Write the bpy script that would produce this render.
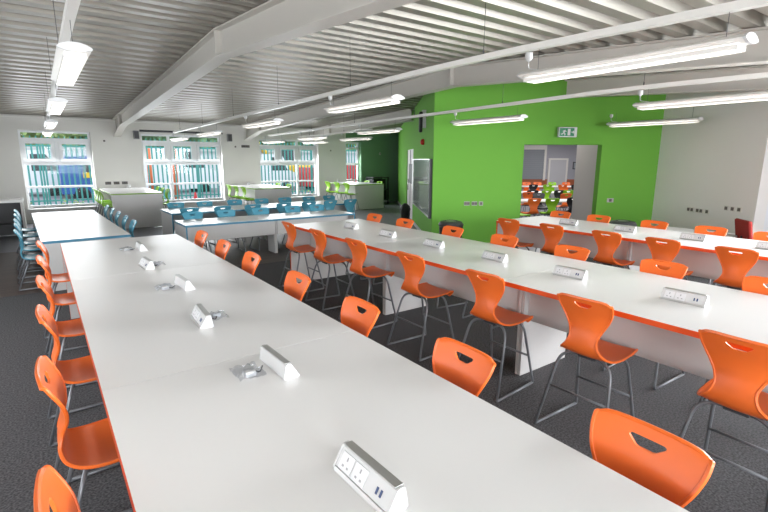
import bpy, bmesh, math, random
from mathutils import Vector, Matrix
random.seed(4)
for o in list(bpy.data.objects): bpy.data.objects.remove(o)
S = bpy.context.scene
COL = S.collection
PI = math.pi
H = 1.85

# ------------------------------------------------------------ camera
cd = bpy.data.cameras.new('camera'); cam = bpy.data.objects.new('camera', cd); COL.objects.link(cam)
yaw, pit, rol = math.radians(35.97), math.radians(11.59), math.radians(.226)
F = Vector((math.sin(yaw)*math.cos(pit), math.cos(yaw)*math.cos(pit), -math.sin(pit)))
R0 = Vector((math.cos(yaw), -math.sin(yaw), 0)); U0 = R0.cross(F)
Rv = R0*math.cos(rol) + U0*math.sin(rol); Uv = -R0*math.sin(rol) + U0*math.cos(rol)
M = Matrix((Rv, Uv, -F)).transposed().to_4x4(); M.translation = Vector((0, 0, H))
cam.matrix_world = M
cd.sensor_width = 36; cd.lens = 469.7/768*36; cd.clip_start = .05; cd.clip_end = 300
S.camera = cam
# ------------------------------------------------------------ world, exposure
S.view_settings.view_transform = 'Standard'; S.view_settings.look = 'None'
S.view_settings.gamma = 1; S.view_settings.exposure = 0.28
W = bpy.data.worlds.new('world'); S.world = W; W.use_nodes = True
wn = W.node_tree; bgn = wn.nodes['Background']
sky = wn.nodes.new('ShaderNodeTexSky'); sky.sky_type = 'HOSEK_WILKIE'; sky.turbidity = 8
sky.sun_direction = (0.3, -0.6, 0.74); sky.ground_albedo = .4
mixw = wn.nodes.new('ShaderNodeMix'); mixw.data_type = 'RGBA'
mixw.inputs[0].default_value = .75; mixw.inputs[7].default_value = (.86, .93, 1, 1)
wn.links.new(sky.outputs[0], mixw.inputs[6]); wn.links.new(mixw.outputs[2], bgn.inputs[0])
bgn.inputs[1].default_value = 2.6

def area(name, loc, aim, sx, sy, power, color=(1, 1, 1), parent=None, spread=180):
    l = bpy.data.lights.new(name, 'AREA'); l.shape = 'RECTANGLE'; l.size = sx; l.size_y = sy
    l.energy = power; l.color = color; l.spread = math.radians(spread)
    o = bpy.data.objects.new(name, l); COL.objects.link(o)
    o.location = loc; o.rotation_euler = Vector(aim).to_track_quat('-Z', 'Y').to_euler()
    if parent: o.parent = parent
    return o
DAY = (.93, .965, 1.0)
# daylight entering through the windows behind and to the right of the camera
for x in (-1.9, 1.6, 5.0):
    area('daylight_back', (x, -3.93, 1.7), (0, 1, -.55), 2.3, 2.0, 165, DAY, None, 140)
area('daylight_right', (8.02, -.72, 1.6), (-.883, .47, -.5), 3.6, 2.2, 480, DAY, None, 150)
area('fill_light_left', (-2.95, 5.0, 1.7), (1, 0, -.5), 5.6, 1.9, 70, DAY, None, 140)  # fill light from the left, added to brighten the grey wall
# daylight entering through the windows of the far wall
for x, w in ((.52, 1.6), (4.03, 2.4), (7.88, 2.3), (10.75, .6)):
    area('daylight_far', (x, 17.33, 1.6), (0, -1, -.6), w, 2.0, 52*w, DAY)

# ------------------------------------------------------------ materials
MATS = {}
def mat(name, col, rough=.5, metal=0, noise=0, nscale=8, bump=0, spec=.5, emit=None, estr=0, trans=0, coat=0):
    if name in MATS: return MATS[name]
    m = bpy.data.materials.new(name); m.use_nodes = True; nt = m.node_tree
    b = nt.nodes['Principled BSDF']
    b.inputs['Base Color'].default_value = (*col, 1); b.inputs['Roughness'].default_value = rough
    b.inputs['Metallic'].default_value = metal; b.inputs['Specular IOR Level'].default_value = spec
    if coat: b.inputs['Coat Weight'].default_value = coat
    if trans: b.inputs['Transmission Weight'].default_value = trans
    if emit: b.inputs['Emission Color'].default_value = (*emit, 1); b.inputs['Emission Strength'].default_value = estr
    tc = nt.nodes.new('ShaderNodeTexCoord'); n = nt.nodes.new('ShaderNodeTexNoise')
    n.inputs['Scale'].default_value = nscale; n.inputs['Detail'].default_value = 4
    nt.links.new(tc.outputs['Object'], n.inputs['Vector'])
    mr = nt.nodes.new('ShaderNodeMapRange')
    mr.inputs[3].default_value = 1-noise; mr.inputs[4].default_value = 1+noise
    nt.links.new(n.outputs['Fac'], mr.inputs[0])
    hs = nt.nodes.new('ShaderNodeHueSaturation'); hs.inputs['Color'].default_value = (*col, 1)
    nt.links.new(mr.outputs[0], hs.inputs['Value']); nt.links.new(hs.outputs[0], b.inputs['Base Color'])
    if bump:
        bp = nt.nodes.new('ShaderNodeBump'); bp.inputs['Strength'].default_value = bump; bp.inputs['Distance'].default_value = .01
        nt.links.new(n.outputs['Fac'], bp.inputs['Height']); nt.links.new(bp.outputs[0], b.inputs['Normal'])
    MATS[name] = m
    return m
def lin(r, g, b): 
    f = lambda c: (c/255/12.92) if c/255 <= .04045 else ((c/255+.055)/1.055)**2.4
    return (f(r), f(g), f(b))
orange = mat('orange_plastic', (.87, .165, .028), .34, noise=.03, nscale=3, spec=.4)
blue = mat('blue_plastic', (.09, .33, .45), .36, noise=.03, nscale=3, spec=.4)
lime = mat('lime_plastic', (.27, .58, .015), .38, noise=.03, nscale=3, spec=.4)
redfab = mat('red_fabric', (.27, .014, .010), .8, noise=.15, nscale=200, bump=.2)
steel = mat('grey_steel', (.20, .205, .22), .36, metal=.4)
laminate = mat('white_laminate', (.79, .78, .77), .30, noise=.012, nscale=2, spec=.35)
panelm = mat('pale_panel', (.60, .58, .565), .55, noise=.02)
edge_o = mat('orange_edging', (.78, .09, .01), .4); edge_b = mat('blue_edging', (.045, .21, .33), .4); edge_g = mat('green_edging', (.20, .36, .04), .4)
wallm = mat('wall_paint_grey', (.77, .75, .715), .85, noise=.02, nscale=1.5, spec=.2)
wallw = mat('wall_paint_white', (.74, .75, .77), .8, noise=.02, nscale=1.5, spec=.2)
greenw = mat('wall_paint_green', (.16, .42, .06), .8, noise=.03, nscale=1.2, spec=.2)
greyroom = mat('wall_paint_lilac', (.42, .42, .47), .8, noise=.02)
tauped = mat('wall_paint_taupe', (.58, .54, .51), .8, noise=.02)
beam_m = mat('cream_steel_paint', (.63, .60, .55), .5, noise=.02, nscale=3)
deck_m = mat('ceiling_deck', (.33, .305, .26), .42, metal=.25, noise=.08, nscale=1.3)
white = mat('white_plastic', (.62, .62, .615), .4); whitem = mat('white_metal', (.82, .80, .76), .35)
upvc = mat('window_upvc', (.80, .81, .83), .35)
black = mat('black_plastic', (.012, .012, .014), .5); dark = mat('dark_grey', (.06, .06, .065), .5)
alu = mat('brushed_aluminium', (.55, .55, .54), .32, metal=.8)
chrome = mat('chrome', (.6, .6, .6), .15, metal=1)
glow = mat('lamp_diffuser', (.85, .85, .85), .4, emit=(1, .97, .94), estr=.0)
redp = mat('red_plastic', (.5, .02, .01), .4)
greensign = mat('sign_green', (.0, .20, .07), .4)
navy = mat('socket_grey', (.12, .10, .09), .5)

def floor_mat():
    m = bpy.data.materials.new('floor_covering'); m.use_nodes = True; nt = m.node_tree; b = nt.nodes['Principled BSDF']
    tc = nt.nodes.new('ShaderNodeTexCoord'); sp = nt.nodes.new('ShaderNodeSeparateXYZ'); nt.links.new(tc.outputs['Object'], sp.inputs[0])
    n = nt.nodes.new('ShaderNodeTexNoise'); n.inputs['Scale'].default_value = 75; n.inputs['Detail'].default_value = 3
    nt.links.new(tc.outputs['Object'], n.inputs['Vector'])
    n2 = nt.nodes.new('ShaderNodeTexNoise'); n2.inputs['Scale'].default_value = 4; n2.inputs['Detail'].default_value = 6
    mp = nt.nodes.new('ShaderNodeMapping'); mp.inputs['Scale'].default_value = (.35, 5, 1)
    nt.links.new(tc.outputs['Object'], mp.inputs[0]); nt.links.new(mp.outputs[0], n2.inputs['Vector'])
    def ramp(src, a, bcol, lo=.35, hi=.65):
        r = nt.nodes.new('ShaderNodeValToRGB'); r.color_ramp.elements[0].color = (*a, 1); r.color_ramp.elements[1].color = (*bcol, 1)
        r.color_ramp.elements[0].position = lo; r.color_ramp.elements[1].position = hi
        nt.links.new(src, r.inputs[0]); return r.outputs[0]
    carpet = ramp(n.outputs['Fac'], (.028, .027, .029), (.115, .112, .118))
    brown = ramp(n2.outputs['Fac'], (.035, .021, .017), (.085, .048, .037))
    vinyl = ramp(n.outputs['Fac'], (.145, .15, .17), (.20, .205, .225))
    def math_(op, a, bv):
        q = nt.nodes.new('ShaderNodeMath'); q.operation = op; nt.links.new(a, q.inputs[0])
        if isinstance(bv, (int, float)): q.inputs[1].default_value = bv
        else: nt.links.new(bv, q.inputs[1])
        return q.outputs[0]
    def mix(f, a, c):
        q = nt.nodes.new('ShaderNodeMix'); q.data_type = 'RGBA'; nt.links.new(f, q.inputs[0]); nt.links.new(a, q.inputs[6]); nt.links.new(c, q.inputs[7]); return q.outputs[2]
    inb = math_('MULTIPLY', math_('GREATER_THAN', sp.outputs[1], 8.0), math_('LESS_THAN', sp.outputs[0], 6.3))
    far = math_('GREATER_THAN', sp.outputs[1], 11.9)
    far2 = math_('MULTIPLY', math_('GREATER_THAN', sp.outputs[1], 7.4), math_('GREATER_THAN', sp.outputs[0], 6.3))
    farv = math_('MAXIMUM', far, far2)
    c = mix(farv, mix(inb, carpet, brown), vinyl)
    nt.links.new(c, b.inputs['Base Color'])
    rr = nt.nodes.new('ShaderNodeMapRange'); rr.inputs[3].default_value = .93; rr.inputs[4].default_value = .45
    nt.links.new(math_('MAXIMUM', farv, inb), rr.inputs[0]); nt.links.new(rr.outputs[0], b.inputs['Roughness'])
    bp = nt.nodes.new('ShaderNodeBump'); bp.inputs['Strength'].default_value = .25; bp.inputs['Distance'].default_value = .004
    nt.links.new(n.outputs['Fac'], bp.inputs['Height']); nt.links.new(bp.outputs[0], b.inputs['Normal'])
    return m
floorm = floor_mat()
def glass_mat(name, tint=(1, 1, 1), gloss=.005, rough=.0):
    m = bpy.data.materials.new(name); m.use_nodes = True; nt = m.node_tree
    for n in list(nt.nodes):
        if n.type == 'BSDF_PRINCIPLED': nt.nodes.remove(n)
    out = [n for n in nt.nodes if n.type == 'OUTPUT_MATERIAL'][0]
    t = nt.nodes.new('ShaderNodeBsdfTransparent'); t.inputs[0].default_value = (*tint, 1)
    g = nt.nodes.new('ShaderNodeBsdfGlossy'); g.inputs['Roughness'].default_value = rough
    mx = nt.nodes.new('ShaderNodeMixShader'); mx.inputs[0].default_value = gloss
    nt.links.new(t.outputs[0], mx.inputs[1]); nt.links.new(g.outputs[0], mx.inputs[2]); nt.links.new(mx.outputs[0], out.inputs[0])
    return m
glass = glass_mat('window_glass'); bagm = glass_mat('clear_bag', (.86, .88, .92), .25, .15)

# ------------------------------------------------------------ mesh helpers
class MB:
    def __init__(s): s.bm = bmesh.new(); s.mats = []; s.mi = 0
    def use(s, m):
        if m not in s.mats: s.mats.append(m)
        s.mi = s.mats.index(m); return s
    def _f(s, vs, smooth=False):
        try:
            f = s.bm.faces.new(vs); f.material_index = s.mi; f.smooth = smooth; return f
        except ValueError: return None
    def box(s, x0, x1, y0, y1, z0, z1, mtx=None, bev=0):
        b2 = bmesh.new()
        vs = [b2.verts.new((x, y, z)) for x in (x0, x1) for y in (y0, y1) for z in (z0, z1)]
        for q in ((0, 1, 3, 2), (4, 6, 7, 5), (0, 4, 5, 1), (2, 3, 7, 6), (0, 2, 6, 4), (1, 5, 7, 3)): b2.faces.new([vs[i] for i in q])
        if bev: bmesh.ops.bevel(b2, geom=list(b2.edges), offset=bev, segments=2, profile=.5, affect='EDGES')
        bmesh.ops.recalc_face_normals(b2, faces=b2.faces)
        s.merge(b2, mtx); return s
    def merge(s, b2, mtx=None, smooth=None):
        mp = {}
        for v in b2.verts: mp[v] = s.bm.verts.new(mtx @ v.co if mtx else v.co)
        for f in b2.faces: s._f([mp[v] for v in f.verts], f.smooth if smooth is None else smooth)
        b2.free()
    def prism(s, pts, a0, a1, axis='x', mtx=None, smooth=False):
        """polygon pts (2D) extruded from a0 to a1 along axis"""
        def P(p, a):
            v = {'x': (a, p[0], p[1]), 'y': (p[0], a, p[1]), 'z': (p[0], p[1], a)}[axis]
            v = Vector(v); return mtx @ v if mtx else v
        A = [s.bm.verts.new(P(p, a0)) for p in pts]; B = [s.bm.verts.new(P(p, a1)) for p in pts]
        n = len(pts); fs = [s._f(A), s._f(B[::-1])]
        for i in range(n): fs.append(s._f([A[i], B[i], B[(i+1) % n], A[(i+1) % n]], smooth))
        bmesh.ops.recalc_face_normals(s.bm, faces=[f for f in fs if f]); return s
    def tube(s, pts, r, n=8, closed=False, cap=True, mtx=None, sq=False):
        pts = [Vector(p) for p in pts]
        if mtx: pts = [mtx @ p for p in pts]
        N = len(pts); rings = []; up = None
        for i, p in enumerate(pts):
            a = pts[i-1] if (i or closed) else p; b = pts[(i+1) % N] if (i < N-1 or closed) else p
            t = (b-a).normalized()
            if up is None:
                up = Vector((0, 0, 1)) if abs(t.z) < .9 else Vector((1, 0, 0))
            sd = t.cross(up).normalized(); up = sd.cross(t).normalized()
            rr = r[i] if isinstance(r, (list, tuple)) else r
            ph = PI/n if sq else 0
            rings.append([s.bm.verts.new(p + (sd*math.cos(2*PI*k/n+ph) + up*math.sin(2*PI*k/n+ph))*rr) for k in range(n)])
        rng = range(N if closed else N-1)
        for i in rng:
            A, B = rings[i], rings[(i+1) % N]
            for k in range(n): s._f([A[k], A[(k+1) % n], B[(k+1) % n], B[k]], not sq)
        if cap and not closed: s._f(rings[0][::-1]); s._f(rings[-1])
        return s
    def lathe(s, prof, c=(0, 0, 0), n=20, mtx=None):
        rings = []
        for r, z in prof:
            rings.append([s.bm.verts.new((mtx or Matrix()) @ (Vector(c)+Vector((r*math.cos(2*PI*k/n), r*math.sin(2*PI*k/n), z)))) for k in range(n)])
        for A, B in zip(rings, rings[1:]):
            for k in range(n): s._f([A[k], A[(k+1) % n], B[(k+1) % n], B[k]], True)
        s._f(rings[0][::-1]); s._f(rings[-1]); return s
    def obj(s, name, m=None, parent=None):
        me = bpy.data.meshes.new(name); s.bm.to_mesh(me); s.bm.free()
        for q in ([m] if m else s.mats): me.materials.append(q)
        o = bpy.data.objects.new(name, me); COL.objects.link(o)
        if parent: o.parent = parent
        return o
def rnd(pts, rad, seg=5):
    """round the corners of a polyline"""
    pts = [Vector(p) for p in pts]; out = [pts[0]]
    for i in range(1, len(pts)-1):
        a, b, c = pts[i-1], pts[i], pts[i+1]
        r = rad[i-1] if isinstance(rad, (list, tuple)) else rad
        d1 = min(r, (a-b).length*.49); d2 = min(r, (c-b).length*.49)
        p = b+(a-b).normalized()*d1; q = b+(c-b).normalized()*d2
        for k in range(seg+1):
            t = k/seg; out.append(p*(1-t)**2 + b*2*t*(1-t) + q*t*t)
    out.append(pts[-1]); return out
def tag(o, label, cat, group=None, kind=None):
    if label: o['label'] = label
    if cat: o['category'] = cat
    if group: o['group'] = group
    if kind: o['kind'] = kind
    return o
def thing(name, loc, rz, label, cat, group=None):
    o = bpy.data.objects.new(name, None); COL.objects.link(o); o.location = loc; o.rotation_euler = (0, 0, rz)
    o.empty_display_size = .1
    return tag(o, label, cat, group)
def struct(o, label=None):
    o['kind'] = 'structure'
    if label: o['label'] = label
    return o
def dup(root, loc, rz, label, group=None):
    def cp(o, par):
        c = o.copy(); COL.objects.link(c); c.parent = par
        for ch in o.children: cp(ch, c)
        return c
    r = cp(root, None); r.location = loc; r.rotation_euler = (0, 0, rz); r['label'] = label
    if group: r['group'] = group
    return r
class Proto:
    """first use places the original, later uses copy it"""
    def __init__(s, o): s.o = o; s.used = False
    def put(s, loc, rz, label, group=None):
        if not s.used:
            s.used = True; s.o.location = loc; s.o.rotation_euler = (0, 0, rz); s.o['label'] = label
            if group: s.o['group'] = group
            return s.o
        return dup(s.o, loc, rz, label, group)
ORD = ['nearest', 'second nearest', 'third nearest', 'fourth nearest', 'fifth nearest', 'sixth nearest', 'seventh nearest', 'eighth nearest']

# rotated frame of the green block: A = outer corner, s along the green wall, d into depth
A = Vector((6.69, 7.49, 0)); gu = Vector((.819, -.574, 0)); gn = Vector((.574, .819, 0))
MG = Matrix((gu, gn, Vector((0, 0, 1)))).transposed().to_4x4(); MG.translation = A
RG = math.atan2(gu.y, gu.x)
# white side wall frame: from corner B towards the camera
B = Vector((10.57, 4.77, 0)); wu = Vector((-.47, -.883, 0)).normalized(); wn_ = Vector((-wu.y, wu.x, 0))  # wn_: outward
if wn_.dot(-B) > 0: wn_ = -wn_
MW = Matrix((wu, wn_, Vector((0, 0, 1)))).transposed().to_4x4(); MW.translation = B
# whiteboard wall frame: from far point P towards the corner A
P0 = Vector((12.6, 16.35, 0)); bu = (A-P0).normalized(); LB = (A-P0).length
bn = Vector((-bu.y, bu.x, 0))
if bn.dot(-A) > 0: bn = -bn
MB_ = Matrix((bu, bn, Vector((0, 0, 1)))).transposed().to_4x4(); MB_.translation = P0

# ------------------------------------------------------------ ceiling, floor, walls
def ridge(y): return 3.47 - (.041 if y > 6.45 else .063)*abs(y-6.45)
def ceiling():
    m = MB(); xs = (-3.2, 15.0); pts = []; p = .333
    y = -4.4
    while y < 17.6:
        for dy, dz in ((0, 0), (.15, 0), (.185, .095), (.298, .095)):
            pts.append((y+dy, ridge(y+dy)+.005+dz))
        y += p
    for x0, x1 in ((xs[0], xs[1]),):
        a = [m.bm.verts.new((x0, q[0], q[1])) for q in pts]; b = [m.bm.verts.new((x1, q[0], q[1])) for q in pts]
        for i in range(len(pts)-1): m._f([a[i], b[i], b[i+1], a[i+1]])
    # closed top of the roof
    a = [m.bm.verts.new((xs[0], q, ridge(q)+.3)) for q in (-4.4, 6.45, 17.6)]; b = [m.bm.verts.new((xs[1], q, ridge(q)+.3)) for q in (-4.4, 6.45, 17.6)]
    for i in range(2): m._f([a[i], b[i], b[i+1], a[i+1]])
    struct(m.obj('ceiling', deck_m), 'pale corrugated metal roof deck over the whole room')
ceiling()
m = MB(); m.box(-3.2, 32, -4.4, 36, -.15, 0); struct(m.obj('floor', floorm), 'dark charcoal carpet with a brown strip and grey-blue flooring beyond')
# far (window) wall with four openings
WIN = [(-.35, 1.39, .42, 2.63), (2.77, 5.30, .42, 2.63), (6.67, 9.09, .42, 2.58), (10.38, 11.12, .42, 2.56)]
m = MB(); T0, T1 = 17.0, 17.28; GX = 10.38
xs = -3.2
for (a, b, z0, z1) in WIN:
    m.box(xs, a, T0, T1, 0, 3.2); m.box(a, b, T0, T1, 0, z0); m.box(a, b, T0, T1, z1, 3.2) if b < 11 else None; xs = b
struct(m.obj('wall_far', wallm), 'pale grey wall with the four big windows')
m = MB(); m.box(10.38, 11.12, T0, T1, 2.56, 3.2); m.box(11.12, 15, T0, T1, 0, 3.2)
struct(m.obj('wall_far_green', mat('wall_paint_green_dimmed', (.17, .31, .18), .8, noise=.03, nscale=1.2)), 'green painted end of the window wall')  # green darkened in the colour itself for the dim light of this corner
m = MB(); m.box(-3.2, -3.0, -4.2, 2.1, 0, 3.3); m.box(-3.2, -3.0, 7.9, 17, 0, 3.3); m.box(-3.2, -3, 2.1, 7.9, 0, .7); m.box(-3.2, -3, 2.1, 7.9, 2.7, 3.3); struct(m.obj('wall_left', wallm))
m = MB()
for y in (2.1, 4.0, 5.95, 7.84): m.box(-3.15, -3.08, y, y+.06, .7, 2.7)
m.box(-3.15, -3.08, 2.1, 7.9, .7, .76); m.box(-3.15, -3.08, 2.1, 7.9, 2.64, 2.7); struct(m.obj('window_9', upvc))  # unseen window and its wall opening, added for the left fill light
m = MB()
xs = -3.2
for x in (-1.9, 1.6, 5.0):
    m.box(xs, x-1.2, -4.2, -4.0, 0, 3.3); m.box(x-1.2, x+1.2, -4.2, -4, 0, .65); m.box(x-1.2, x+1.2, -4.2, -4, 2.75, 3.3); xs = x+1.2
m.box(xs, 9, -4.2, -4, 0, 3.3); struct(m.obj('wall_back', wallw))
# green block wall with the opening
m = MB(); HT = 3.62; TH = .2
m.box(0, 1.89, 0, TH, 0, HT, MG); m.box(1.89, 3.52, 0, TH, 2.17, HT, MG); m.box(3.52, 4.78, 0, TH, 0, HT, MG)
struct(m.obj('wall_green', greenw), 'bright green wall with an open doorway')
m = MB(); m.box(3.52, 3.72, TH, 1.25, 0, 2.9, MG); m.box(1.69, 1.89, TH, .6, 0, 2.9, MG); struct(m.obj('wall_passage', tauped), 'taupe side wall inside the doorway')
# white side wall and its return
WL = 2.40
m = MB(); m.box(0, WL, 0, .2, 0, 3.6, MW); struct(m.obj('wall_right', wallm), 'pale grey wall with rows of sockets')
m = MB(); m.box(WL-.2, WL, .2, 1.0, 0, 3.4, MW); struct(m.obj('wall_return', wallw), 'bright white return wall at the right edge')
m = MB()
m.box(WL-.2, WL+.6, .98, 1.18, 0, 3.4, MW); m.box(WL+.6, WL+4.6, .98, 1.18, 0, .4, MW); m.box(WL+.6, WL+4.6, .98, 1.18, 2.75, 3.4, MW); m.box(WL+4.6, WL+6.2, .98, 1.18, 0, 3.4, MW)
struct(m.obj('wall_window_side', wallw))
# whiteboard wall (green), in three runs: far green, pale door bay, green
m = MB(); t1, t2 = LB-6.3, LB-4.1
door0, door1 = 4.32, 6.5
m.box(0, door0, 0, .2, 0, 3.4, MB_); m.box(door0, door1, 0, .2, 2.17, 3.4, MB_); m.box(door1, LB+.02, 0, .2, 0, 3.5, MB_)
struct(m.obj('wall_whiteboard', greenw), 'green wall that carries the whiteboard')
m = MB(); m.box(door0, door1, .03, .12, 0, 2.17, MB_); 
dr = struct(m.obj('door_1', mat('door_white', (.66, .62, .62), .5)), 'pale double door beside the whiteboard')
m = MB(); m.box((door0+door1)/2-.02, (door0+door1)/2+.02, .015, .03, .02, 2.15, MB_); m.obj('door_seam', dark, dr)
m = MB(); m.tube([MB_ @ Vector(((door0+door1)/2-.15, -.03, z)) for z in (.9, 1.25)], .015); m.obj('door_handle', chrome, dr)
m = MB(); m.box(0, door0, -.015, 0, 0, .1, MB_); m.box(door1, LB, -.015, 0, 0, .1, MB_); struct(m.obj('baseboard_whiteboard', white))
m = MB(); m.box(-.015, 1.89, -.015, 0, 0, .1, MG); m.box(3.52, 4.74, -.015, 0, 0, .1, MG); struct(m.obj('baseboard_green', white))
m = MB(); m.box(0, WL, -.015, 0, 0, .1, MW); struct(m.obj('baseboard_right', white))
m = MB(); m.box(-3, 12.6, T0-.09, T0, 2.965, 3.0); struct(m.obj('trim_1', whitem), 'thin white rail along the top of the window wall')
# skirting far
m = MB(); m.box(-3, 12.6, T0-.015, T0, 0, .1); struct(m.obj('baseboard_far', white))

# windows
def window(i, x0, x1, z0, z1, cols, y=17.2):
    m = MB(); f = .055; d0, d1 = y, y+.07
    zt = z1-.24; zm = z0+(z1-z0)*.58; zb = z0+(z1-z0)*.27
    m.box(x0, x1, d0-.004, d1+.004, z0, z0+.07); m.box(x0, x1, d0-.004, d1+.004, z1-f, z1)
    m.box(x0, x0+f, d0-.001, d1+.001, z0, z1); m.box(x1-f, x1, d0-.001, d1+.001, z0, z1)
    m.box(x0, x1, d0-.004, d1+.004, zt-.04, zt+.04); m.box(x0, x1, d0-.004, d1+.004, zm-.05, zm+.05); m.box(x0, x1, d0-.004, d1+.004, zb-.03, zb+.03)
    for k in range(1, cols):
        x = x0+(x1-x0)*k/cols; m.box(x-.045, x+.045, d0, d1, zm, zt)
    xl = x0+(x1-x0)*(1/cols if cols == 3 else .5 if cols == 2 else 2)
    if cols == 3: 
        if i == 3: xl = x0+(x1-x0)*.66
        m.box(xl-.04, xl+.04, d0, d1, z0, zm); m.box(xl-.04, xl+.04, d0, d1, zt, z1)
    if cols == 1: pass
    else:
        for k in range(cols):   # opening casements
            a = x0+(x1-x0)*k/cols+.05; b = x0+(x1-x0)*(k+1)/cols-.05
            w = .085
            m.box(a, b, d0-.022, d1-.01, zt-.04-w, zt-.04); m.box(a, b, d0-.022, d1-.01, zm+.05, zm+.05+w)
            m.box(a, a+w, d0-.02, d1-.012, zm+.05, zt-.04); m.box(b-w, b, d0-.02, d1-.012, zm+.05, zt-.04)
    w = struct(m.obj(f'window_{i}', upvc), 'white framed window looking out on a green steel fence')
    g = MB(); g.box(x0+.02, x1-.02, y+.03, y+.036, z0+.02, z1-.02); g.obj('window_glass', glass, w)
    s_ = MB(); s_.box(x0-.0, x1, 16.80, 17.2, z0-.04, z0, bev=.006); s_.obj('window_sill', white, w)
    if cols > 1:
        hh = MB()
        for k in range(cols):
            xm = x0+(x1-x0)*(k+.5)/cols; hh.box(xm-.05, xm+.05, y-.05, y-.02, zm+.07, zm+.09)
        hh.obj('window_handle', white, w)
window(1, *WIN[0], 2); window(2, *WIN[1], 3); window(3, *WIN[2], 3); window(4, *WIN[3], 1)
for k, x in enumerate((-1.9, 1.6, 5.0)):
    m = MB(); x0, x1, z0, z1 = x-1.2, x+1.2, .65, 2.75
    m.box(x0, x1, -4.15, -4.08, z0, z0+.07); m.box(x0, x1, -4.15, -4.08, z1-.07, z1); m.box(x-.04, x+.04, -4.15, -4.08, z0, z1); m.box(x0, x0+.06, -4.15, -4.08, z0, z1); m.box(x1-.06, x1, -4.15, -4.08, z0, z1)
    struct(m.obj(f'window_{5+k}', upvc))
m = MB()
for a in (WL+.6, WL+2.6, WL+4.54): m.box(a, a+.06, 1.03, 1.1, .4, 2.75, MW)
m.box(WL+.6, WL+4.6, 1.03, 1.1, .4, .46, MW); m.box(WL+.6, WL+4.6, 1.03, 1.1, 2.69, 2.75, MW); struct(m.obj('window_8', upvc))

# ------------------------------------------------------------ portal frame beams
def beam(X, segs, name_label, foot=True, haunch=True):
    root = thing('roof_beam', (X, segs[-1][0], 0), 0, name_label, 'beam', 'roof beams')
    y0 = segs[-1][0]
    web = MB(); fl = MB(); st = MB()
    D, Wd = .335, .10
    def bz(y):
        z = ridge(y)-D
        if haunch and y > 15.6: z -= (y-15.6)/1.3*.18
        return z
    ys = [q[0] for q in segs]
    for a, b in zip(ys, ys[1:]):
        fl.bm.verts.ensure_lookup_table()
        for sgn in (0, 1):
            f = bz if sgn == 0 else (lambda y: ridge(y)-.02)
            pts = [(a-y0, f(a)), (b-y0, f(b)), (b-y0, f(b)+.018), (a-y0, f(a)+.018)]
            fl.prism(pts, -Wd, Wd, 'x')
        web.prism([(a-y0, bz(a)+.018), (b-y0, bz(b)+.018), (b-y0, ridge(b)-.02), (a-y0, ridge(a)-.02)], -.012, .012, 'x')
    fl.obj('flange', beam_m, root); web.obj('web', beam_m, root)
    for y in (6.45, 15.6):
        if min(ys) < y < max(ys):
            st = MB(); st.prism([(y-.012-y0, bz(y)+.02), (y+.012-y0, bz(y)+.02), (y+.012-y0, ridge(y)-.02), (y-.012-y0, ridge(y)-.02)], -.095, .095, 'x'); st.obj('stiffener', beam_m, root)
    return root
beam(2.1, [(16.96,), (15.6,), (6.45,), (-3.95,)], 'cream steel roof beam over the nearest long table')
beam(6.2, [(16.96,), (15.6,), (6.45,), (-3.95,)], 'cream steel roof beam in the middle of the ceiling')
beam(8.9, [(5.95,), (-2.5,)], 'cream steel roof beam coming out of the top of the green wall', haunch=False)
beam(8.9, [(16.96,), (15.6,), (10.95,)], 'farthest cream steel roof beam, between the window wall and the whiteboard wall')

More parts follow.
